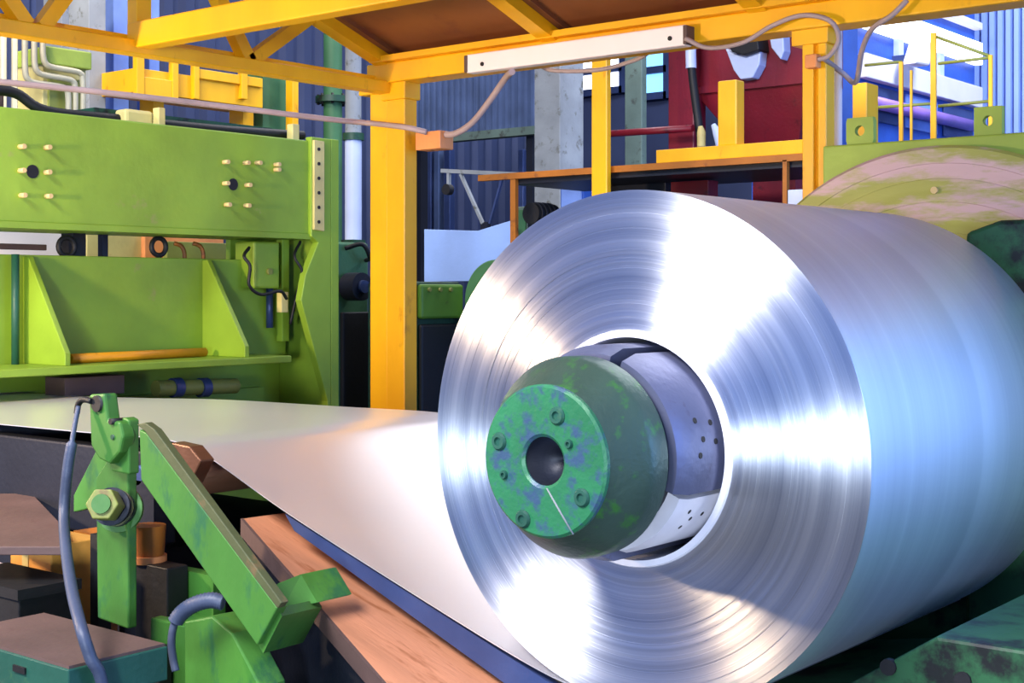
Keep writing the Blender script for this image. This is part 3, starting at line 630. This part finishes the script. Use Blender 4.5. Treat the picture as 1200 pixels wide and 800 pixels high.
# ================================================================== LEFT BACKGROUND
# conduits down into a cream cabinet
XW = -9.0
cab = thing('switch_cabinet', 'cream yellow electrical cabinet behind the press', 'cabinet', (XW-0.2, pt(78,90,x=XW).y, 0))
a, b_, c, d = fx(50, 60, 101, 132, XW-0.1)
obj('body', box(NB(), XW-0.5, XW-0.1, a, b_, 0, d), 'cream', cab, bevel=0.008)
obj('cornice', box(NB(), XW-0.5, XW-0.04, a-0.01, b_+0.01, d-0.12, d+0.01), 'lug_green', cab, bevel=0.01)
obj('door', box(NB(), XW-0.11, XW-0.08, a+0.04, b_-0.04, 0.2, d-0.2), 'olive', cab, bevel=0.006)
ends = ((4,130,None,None),(17,118,None,None),(29,97,80,128),(40,88,88,128),(50,79,97,128))
for i, (px, yb_, px2, y2) in enumerate(ends):
    if px2: path = crom([pt(px,30,x=XW), pt(px,50,x=XW), pt(px+0.5,yb_-14,x=XW), pt(px+4,yb_-4,x=XW), pt(px+13,yb_,x=XW), pt(px2-12,yb_+4,x=XW), pt(px2-3,yb_+7,x=XW), pt(px2,yb_+16,x=XW), pt(px2,y2+12,x=XW)], 6)
    else: path = [pt(px,20,x=XW), Vector((XW, pt(px,100,x=XW).y, 0.0))]
    tag(obj('conduit_pipe', tube(NB(), path, 0.022, 10), 'cream_pipe'), ['straight cream conduit furthest from the cream cabinet', 'straight cream conduit next to the bent conduits', 'bent cream conduit with the lowest run across the cabinet', 'bent cream conduit running between two other bent ones', 'bent cream conduit with the highest run across the cabinet'][i], 'pipe', 'cream conduits')
a, b_, c, d = fx(-30, 20, 60, 60, XW-0.06)
def xpost(name, px0, px1, ytop, x, dx, mat, label, cat, zbase=0.0, group=None):
    a, b_, _, d = fx(px0, ytop, px1, ytop+10, x); return tag(obj(name, box(NB(), x-dx, x, a, b_, zbase, d), mat, bevel=0.006), label, cat, group)
xpost('steel_column', 104, 124, -40, -10.5, 0.3, 'pillar_grey', 'grey steel column behind the cream cabinet', 'column')
xpost('blue_duct', 133, 151, -40, -11.0, 0.3, 'duct_blue', 'pale blue vertical duct behind the press', 'duct')
xpost('steel_column', 72, 90, -40, -11.5, 0.3, 'pillar_grey', 'slim grey column against the left wall above the cabinet', 'column')
xpost('blue_duct', 175, 187, -40, -11.4, 0.2, 'duct_blue', 'narrow pale blue duct behind the yellow walkway', 'duct')
xpost('green_column', 308, 344, 76, -10.2, 0.35, 'far_green', 'square green column beside the yellow walkway', 'column')
xpost('yellow_stripe_post', 343, 350, 78, -10.0, 0.1, 'yellow', 'thin yellow post on the square green column', 'post')
gcl = thing('flanged_column', 'green flanged pipe column behind the press corner', 'column', (-10.0, pt(390,100,x=-10).y, 0))
c = pt(390, 84, x=-10.0)
obj('pipe', cyl(NB(), (c.x,c.y,0), (c.x,c.y,c.z+0.4), 0.09, 24), 'far_green', gcl, sharp=40)
zf = pt(390,117,x=-10).z; obj('flange', cyl(NB(), (c.x,c.y,zf-0.03), (c.x,c.y,zf+0.03), 0.17, 28), 'dark_green', gcl, sharp=40)
for k in range(8):
    t = 2*math.pi*k/8; obj('flange_bolt', cyl(NB(), (c.x+.14*math.cos(t),c.y+.14*math.sin(t),zf-.05), (c.x+.14*math.cos(t),c.y+.14*math.sin(t),zf+.05), 0.014, 8), 'black', gcl)
wt = thing('white_tank', 'slim white cylindrical tank with green collar behind the yellow post', 'tank', (-9.4, pt(414,200,x=-9.4).y, 0))
c = pt(414, 90, x=-9.4); zc_ = pt(414,160,x=-9.4).z
obj('shell', cyl(NB(), (c.x,c.y,pt(414,282,x=-9.4).z), (c.x,c.y,zc_), 0.078, 28), 'bluewhite', wt, sharp=40)
obj('upper_pipe', cyl(NB(), (c.x,c.y,zc_), (c.x,c.y,c.z+.3), 0.075, 28), 'pillar_grey', wt, sharp=40)
obj('collar', cyl(NB(), (c.x,c.y,zc_-0.035), (c.x,c.y,zc_+0.03), 0.10, 28), 'dark_green', wt, sharp=40)
obj('leg_frame', box(NB(), c.x-0.08, c.x+0.08, c.y-0.08, c.y+0.08, 0, pt(414,281,x=-9.4).z), 'dark_green', wt)
# yellow walkway
wk = thing('yellow_walkway', 'yellow raised walkway with guard rail posts behind the press', 'walkway', (-10.0, pt(235,100,x=-10).y, 0))
def wbox(name, q, x, dx, mat): 
    a, b_, c, d = fx(*q, x); return obj(name, box(NB(), x-dx, x, a, b_, c, d), mat, wk, bevel=0.005)
wbox('deck', (160,90,308,117), -10.0, 0.5, 'yellow')
wbox('kick_plate', (232,86,308,97), -9.97, 0.03, 'yellow')
wbox('side_plate', (163,92,207,115), -9.96, 0.03, 'yellow')
for px, w in ((165,7),(206,5),(231,4),(287,5)): wbox('guard_post', (px-w/2-1,58,px+w/2+1,116), -9.95, 0.06, 'yellow')
wbox('top_rail', (162,58,308,64), -9.94, 0.05, 'yellow')
obj('support_post', box(NB(), -10.4, -10.2, pt(180,110,x=-10.2).y, pt(192,110,x=-10.2).y, 0, pt(200,110,x=-10.2).z), 'yellow', wk)
obj('support_post', box(NB(), -10.4, -10.2, pt(285,110,x=-10.2).y, pt(297,110,x=-10.2).y, 0, pt(290,110,x=-10.2).z), 'yellow', wk)
# machines between press and yellow post, low
def machine(name, label, q, x, mat, dx=0.5):
    a, b_, c, d = fx(*q, x); t = thing(name, label, 'machine', (x-dx/2, (a+b_)/2, 0))
    obj('body', box(NB(), x-dx, x, a, b_, 0, d), mat, t, bevel=0.02); return t, a, b_, d
t, a, b_, d = machine('pump_unit', 'green pump unit between press column and yellow post', (396,284,432,470), -8.0, 'far_green')
obj('motor', cyl(NB(), (-7.95, (a+b_)/2-0.1, d-0.35), (-7.8, (a+b_)/2-0.1, d-0.35), 0.11, 24), 'steel_dark', t, sharp=40)
obj('motor_cap', cyl(NB(), (-7.81, (a+b_)/2-0.1, d-0.35), (-7.77, (a+b_)/2-0.1, d-0.35), 0.05, 20), 'steel_blue', t, sharp=40)
obj('access_panel', box(NB(), -8.0, -7.96, a+0.02, b_-0.02, 0.1, d-0.55), 'black', t, bevel=0.01)
obj('feed_hose', tube(NB(), crom([(-7.97,a+.05,d-.05),(-7.85,a+.12,d-.02),(-7.85,a+.2,d-.12),(-7.97,b_-.06,d-.14)], 6), 0.018, 8), 'black_rubber', t)
t, a, b_, d = machine('gear_drive', 'dark green gear drive behind the yellow post', (486,330,540,470), -7.2, 'dark_green')
obj('drive_cover', box(NB(), -7.2, -7.15, a+0.02, b_-0.02, d-0.28, d-0.02), 'press_deep', t, bevel=0.02)
obj('drive_panel', box(NB(), -7.2, -7.16, a+0.03, b_-0.03, 0.2, d-0.32), 'black', t, bevel=0.02)
for k in range(3): obj('drive_bolt', cyl(NB(), (-7.16,a+0.1+0.12*k,d-0.06), (-7.13,a+0.1+0.12*k,d-0.06), 0.016, 8), 'olive', t)
c = pt(580, 352, y=8.2)
rl = thing('rewind_wheel', 'dark green flanged wheel partly hidden behind the coil rim', 'wheel', (c.x, 8.3, 0))
obj('rim', lathe(NB(), [(0.21,8.2),(0.30,8.2),(0.31,8.21),(0.31,8.40),(0.30,8.42),(0.21,8.42)], c.x, c.z, 48), 'far_green', rl, sharp=30)
obj('web_disc', lathe(NB(), [(0.0,8.28),(0.215,8.28),(0.215,8.34),(0.0,8.34)], c.x, c.z, 40, closed=False), 'black', rl, sharp=30)
obj('hub', cyl(NB(), (c.x,8.18,c.z), (c.x,8.45,c.z), 0.06, 20), 'bolt_steel', rl, sharp=40)
obj('pillow_stand', box(NB(), c.x-0.12, c.x+0.12, 8.43, 8.6, 0, c.z+0.05), 'dark_green', rl)
for k in range(6):
    t_ = 2*math.pi*k/6; obj('spoke', bar(NB(), (c.x+.05*math.cos(t_),8.265,c.z+.05*math.sin(t_)), (c.x+.22*math.cos(t_),8.265,c.z+.22*math.sin(t_)), 0.03, 0.03), 'olive', rl)

# ================================================================== RIGHT BACKGROUND
# blue panel
a, b_, c, d = fy(497, 264, 600, 330, 9.2)
bp = tag(obj('blue_sheet_panel', prism(NB(), [(a,9.2,c),(b_,9.2,c+.01),(b_,9.2,d+.03),((a+b_)/2+.12,9.2,d-.05),(a,9.2,d-.02)], (0,0.03,0)), 'tarp_blue', bevel=0.004), 'pale blue sheet metal screen behind the coil', 'screen')
for x in (a+0.05, b_-0.08): obj('screen_leg', box(NB(), x, x+0.04, 9.23, 9.27, 0, d-.05), 'steel_dark', bp)
# dark corrugated enclosure
a, b_, c, d = fy(470, 60, 628, 158, 12.0)
en = thing('corrugated_enclosure', 'dark navy corrugated enclosure hanging in the background', 'enclosure', ((a+b_)/2, 12.3, 0))
n = 22; w = (b_-a)/n
base_me = None
for i in range(n):
    x = a + i*w
    o_ = obj('rib_sheet', prism(NB(), [(x,12.05,c),(x+w*.25,12.0,c),(x+w*.7,12.0,c),(x+w,12.05,c),(x+w,12.07,c),(x,12.07,c)], (0,0,d-c)), 'panel_navy', en)
obj('bottom_rail', box(NB(), a, b_, 11.97, 12.1, c-0.06, c+0.03), 'pillar_green', en)
for x in (a+0.15, b_-0.2): obj('leg', box(NB(), x, x+0.09, 12.08, 12.2, 0, d), 'steel_dark', en)
# lower wall strips behind bracket frame
for k, (p0, p1, mt) in enumerate(((495,505,'steel_blue'),(508,514,'panel_navy'),(520,527,'steel_blue'),(607,613,'steel_blue'))):
    a, b_, _, _ = fy(p0, 180, p1, 300, 13.0)
    tag(obj('guide_mast', box(NB(), a, b_, 13.0, 13.1, 0, pt(p0,175,y=13).z), mt, bevel=0.01), ['blue grey mast next to the orange junction box', 'thin navy mast between two blue grey masts', 'blue grey mast behind the bracket pulley', 'blue grey mast behind the thin red platform leg'][k], 'mast', 'steel masts')
# pillars: -y and +x faces show
def ypillar(name, px0, px1, y, mat, label, pyt=-30, dy=None, px2=None):
    a = pt(px0,200,y=y).x; b_ = pt(px1,200,y=y).x
    dy = dy or 0.3
    if px2: dy = pt(px2, 200, x=b_).y - y
    return tag(obj(name, box(NB(), a, b_, y, y+dy, 0, min(ZC-0.02, pt(px0,pyt,y=y).z)), mat, bevel=0.01), label, 'pillar')
ypillar('concrete_pillar', 626, 656, 11.5, 'pillar_grey', 'thick pale concrete pillar beside the white window', px2=684)
ypillar('concrete_pillar', 732, 752, 13.0, 'pillar_green', 'slim greenish pillar between the two windows', px2=758)
# yellow post carrying the platform
YPL = 9.0
plat = thing('raised_platform', 'raised steel platform with yellow edge beam below the maroon hopper', 'platform', (pt(760,195,y=YPL).x, YPL+0.6, 0))
xa = pt(560,205,y=YPL).x; xb = pt(965,183,y=YPL).x; zp = pt(755,192,y=YPL).z
obj('edge_channel', box(NB(), xa, xb, YPL, YPL+0.06, zp-0.05, zp+0.0), 'brown_orange', plat)
obj('deck', box(NB(), xa+0.3, xb, YPL+0.06, YPL+1.1, zp-0.09, zp-0.03), 'steel_dark', plat)
x0 = pt(767,180,y=YPL).x
obj('yellow_beam', box(NB(), x0, xb, YPL+0.02, YPL+0.2, zp+0.0, zp+0.10), 'yellow', plat, bevel=0.006)
obj('hanger', box(NB(), pt(917,180,y=YPL).x, pt(922,180,y=YPL).x, YPL, YPL+0.04, 0, zp-0.04), 'brown_orange', plat)
obj('leg', box(NB(), pt(597,205,y=YPL).x, pt(603,205,y=YPL).x, YPL+0.01, YPL+0.05, 0, zp-0.04), 'brown_orange', plat)
xm, xn = pt(693,150,y=YPL-0.11).x, pt(711,150,y=YPL-0.11).x
tag(obj('yellow_post', box(NB(), xm, xn, YPL-0.11, YPL-0.05, 0, 5.2), 'yellow', bevel=0.008), 'tall yellow box post in front of the white window', 'post')
xs0, xs1 = pt(845,150,y=YPL+0.1).x, pt(867,150,y=YPL+0.1).x
stub = tag(obj('yellow_bollard', box(NB(), xs0, xs1, YPL+0.05, YPL+0.17, zp+0.098, pt(856,95,y=YPL+0.1).z), 'yellow', bevel=0.01), 'short yellow stub post standing on the platform beam', 'post')
# maroon hopper
YM = 10.2
hop = thing('maroon_hopper', 'dark maroon hopper and column rising behind the platform', 'hopper', (pt(860,100,y=YM).x, YM+0.5, 0))
a, b_, c, d = fy(783, 40, 813, 190, YM); obj('column', box(NB(), a, b_, YM, YM+0.2, 0, d+0.5), 'maroon', hop, bevel=0.01)
H = lambda px, py: pt(px, py, y=YM+0.1)
ztop = H(880,20).z
tA, tB = H(812,60).x, H(946,60).x; zm = H(880,100).z; zl = H(900,172).z; bA, bB = H(862,172).x, H(925,172).x
bm = NB(); y0_, y1_ = YM+0.1, YM+0.75
lv = [[(tA,y0_,ztop),(tB,y0_,ztop),(tB,y1_,ztop),(tA,y1_,ztop)], [(tA,y0_,zm),(tB,y0_,zm),(tB,y1_,zm),(tA,y1_,zm)], [(bA,y0_+.15,zl),(bB,y0_+.15,zl),(bB,y1_-.15,zl),(bA,y1_-.15,zl)]]
V = [[bm.verts.new(p) for p in L_] for L_ in lv]
for A_, B_ in zip(V, V[1:]):
    for k in range(4): bm.faces.new((A_[k], A_[(k+1)%4], B_[(k+1)%4], B_[k]))
bm.faces.new(V[0]); bm.faces.new(V[2][::-1]); bmesh.ops.recalc_face_normals(bm, faces=bm.faces[:])
obj('funnel', bm, 'maroon', hop, bevel=0.01)
obj('chute', box(NB(), bA+.05, bB-.05, y0_+.2, y1_-.2, 0, zl+.01), 'maroon', hop)
obj('stiffener', box(NB(), tA-0.02, tB+0.02, y0_-0.03, y0_, zm-0.03, zm+0.03), 'maroon', hop)
ht = NB(); prism(ht, [H(858,58), H(866,64), H(876,66), H(886,62), H(900,60), H(898,78), H(890,93), H(876,95), H(868,84)], (0,-0.12,0))
obj('inspection_hatch', ht, 'bluewhite', hop, bevel=0.01)
ht = NB(); prism(ht, [H(909,42), H(926,42), H(927,62), H(923,72), H(912,58)], (0,-0.12,0)); obj('inspection_hatch', ht, 'bluewhite', hop, bevel=0.01)
p0 = H(880,56); obj('hatch_visor', prism(NB(), [H(862,50), H(900,45), H(902,62), H(884,68), H(870,64)], (0,-0.18,0)), 'black', hop, bevel=0.01)
yv = YM-0.1
obj('feed_pipe', tube(NB(), crom([pt(810,58,y=yv), pt(811,84,y=yv), pt(814,110,y=yv), pt(818,140,y=yv), pt(822,172,y=yv)], 6), 0.035, 12), 'black_rubber', hop)
obj('pipe_sleeve', cyl(NB(), pt(809,40,y=yv), pt(810,80,y=yv), 0.045, 14), 'bluewhite', hop, sharp=40)
obj('nozzle', tube(NB(), [pt(821,148,y=yv-.1), pt(822,155,y=yv-.1), pt(822,172,y=yv-.1)], [0.02,0.036,0.036], 14), 'cream', hop, sharp=40)
obj('nozzle', tube(NB(), [pt(836,146,y=yv-.1), pt(841,156,y=yv-.1), pt(845,172,y=yv-.1)], [0.02,0.04,0.04], 14), 'bluewhite', hop, sharp=40)
tag(obj('maroon_pipe', cyl(NB(), pt(712,157,y=YM-.2), pt(812,150,y=YM-.2), 0.03, 12), 'maroon'), 'dark maroon pipe running from yellow post to hopper column', 'pipe')
# hanging bracket frame under the enclosure
YF = 9.6
br = thing('bracket_frame', 'thin grey bracket frame hanging beside the platform edge', 'bracket', (pt(560,230,y=YF).x, YF, 0))
G = lambda px, py: pt(px, py, y=YF)
obj('arm', bar(NB(), G(518,200), G(645,206), 0.04, 0.035), 'pillar_grey', br)
obj('brace', bar(NB(), G(540,204), G(566,262), 0.03, 0.025), 'pillar_grey', br)
obj('brace', bar(NB(), G(590,204), G(574,262), 0.025, 0.02), 'steel_blue', br)
obj('pulley', cyl(NB(), G(525,222)+Vector((0,-.03,0)), G(525,222)+Vector((0,.03,0)), 0.05, 18), 'black', br, sharp=40)
obj('pulley_hanger', bar(NB(), G(526,200), G(526,218), 0.03, 0.03), 'pillar_grey', br)
obj('mast', box(NB(), G(566,262).x-.03, G(566,262).x+.05, YF, YF+0.05, 0, G(566,260).z), 'steel_dark', br)
# blue machine pieces under platform
fb = floorbox('blue_cabinet', (657,208,684,260), 10.9, 0.4, 'deep_blue', 'deep blue cabinet under the raised platform', 'cabinet')
a, b_, c, d = fy(659,212,682,260, 10.9); obj('door', box(NB(), a, b_, 10.885, 10.9, 0.1, d), 'duct_blue', fb)
gb = floorbox('grey_cabinet', (604,242,618,300), 9.4, 0.25, 'pillar_green', 'grey green control cabinet beside the thin red platform leg', 'cabinet')
a, b_, c, d = fy(605,246,617,300, 9.4); obj('door', box(NB(), a, b_, 9.385, 9.4, 0.1, d), 'far_green', gb)
c = pt(622, 250, y=9.3); mo = thing('black_motor', 'black motor with ribbed casing beside grey green cabinet', 'motor', (c.x, 9.5, 0))
obj('casing', cyl(NB(), (c.x,9.3,c.z), (c.x,9.6,c.z), 0.09, 20), 'black', mo, sharp=40); obj('stand', box(NB(), c.x-.07,c.x+.07,9.35,9.55,0,c.z-.07), 'steel_dark', mo)
for k in range(4): obj('rib', cyl(NB(), (c.x,9.34+.06*k,c.z), (c.x,9.36+.06*k,c.z), 0.10, 20), 'steel_dark', mo, sharp=40)
wc = pt(930,228,y=9.0)
tag(obj('white_sack', lathe(NB(), [(0.0,8.9),(0.10,8.92),(0.14,9.0),(0.10,9.08),(0.0,9.1)], wc.x, 0, 8, closed=False), 'white_paint'), 'placeholder', 'sack') if False else None
fobj_ = floorbox('white_bin', (923,222,945,250), 8.2, 0.3, 'bluewhite', 'white bin under the yellow platform beam', 'bin')
floorbox('dark_machine', (700,216,780,250), 9.7, 0.4, 'steel_dark', 'long dark machine casing under the platform', 'machine')
floorbox('maroon_cabinet', (786,212,830,250), 9.5, 0.15, 'maroon', 'low maroon cabinet under the platform', 'cabinet')

# blue hall with white ribbon bands and railing
XB = -6.2
bl = thing('blue_control_room', 'blue steel control room with white window bands at the far right', 'building', (XB-0.6, 14.3, 0))
yA, yB_ = pt(1005,60,x=XB).y, pt(1142,60,x=XB).y
zt3 = pt(1075,-60,x=XB).z
obj('wall', box(NB(), XB-1.2, XB, yA, yB_, 0, min(ZC-.02, zt3)), 'deep_blue', bl)
def band(py0, py1, px, x=XB):  # band given at px
    return pt(px, py1, x=x).z, pt(px, py0, x=x).z
for (t0, t1) in ((22,50),(-4,5),(79,106)):
    z0, z1 = band(t0, t1, 1060); z0b = z0
    obj('white_band', box(NB(), XB, XB+0.10, yA, yB_, z0, z1), 'window_glass' if t0 == 22 else 'white_paint', bl, bevel=0.01)
for px in (1052, 1100): 
    y = pt(px, 60, x=XB+0.02).y; z0, z1 = band(45, 82, 1060); obj('mullion', box(NB(), XB, XB+0.06, y-0.06, y+0.06, z0, z1), 'bluewhite', bl)
for k in range(3):
    ya_, yb2 = yA + (yB_-yA)*(0.03+k*0.33), yA + (yB_-yA)*(0.30+k*0.33); z0, z1 = band(110, 150, 1060)
    obj('panel', box(NB(), XB, XB+0.03, ya_, yb2, z0, z1), 'duct_blue' if k == 1 else 'steel_blue', bl, bevel=0.01)
tag(obj('purple_pipe', cyl(NB(), (XB+0.10, pt(1002,116,x=XB+.06).y, pt(1070,132,x=XB+.06).z), (XB+0.10, pt(1141,147,x=XB+.06).y, pt(1070,132,x=XB+.06).z), 0.065, 14), 'purple_pipe'), 'purple pipe along the blue control room wall behind guard rail', 'pipe')
fl = pt(1068, 66, x=XB+0.2); fd = thing('flood_light', 'white flood light on the blue control room wall', 'light', fl)
obj('body', prism(NB(), [fl+Vector((0,-.25,-.12)), fl+Vector((0,.12,-.1)), fl+Vector((0,.26,.16)), fl+Vector((0,-.05,.16))], (0.15,0,0)), 'white_paint', fd, bevel=0.02)
obj('arm', box(NB(), XB+0.0, fl.x+.02, fl.y-.03, fl.y+.03, fl.z-.05, fl.z+.02), 'steel_blue', fd)
# guard rail
YR = 7.6
gr = thing('guard_rail', 'yellow guard rail of thin posts behind the green headstock', 'guard rail', (pt(1100,150,y=YR).x, YR, 0))
K = lambda px, py, y=YR: pt(px, py, y=y)
for px, w, t, mt in ((1094,8,38,'yellow'),(1068,4,82,'yellow'),(1056,6,72,'yellow'),(1161,6,64,'yellow'),(1014,4,105,'yellow')):
    y_ = YR if px != 1161 else YR
    a, b_ = K(px-w/2,100).x, K(px+w/2-1.5,100).x
    obj('rail_post', box(NB(), a, b_, y_, y_+0.018, 0, K(px,t).z), mt, gr, bevel=0.003)
for s_ in (((1094,42),(1161,66)), ((1012,76),(1056,72)), ((1098,74),(1161,67)), ((1098,124),(1161,118)), ((1018,126),(1094,121))):
    obj('rail', tube(NB(), [K(*s_[0])+Vector((0,.02,0)), K(*s_[1])+Vector((0,.01,0))], 0.009, 8), 'olive', gr)
a, b_ = K(989,100,7.0).x, K(1006,100,7.0).x
tag(obj('yellow_box_post', box(NB(), a, b_, 7.1, 7.25, 0, K(998,98,7.1).z), 'yellow', bevel=0.006), 'short yellow post behind the green lifting lug', 'post')
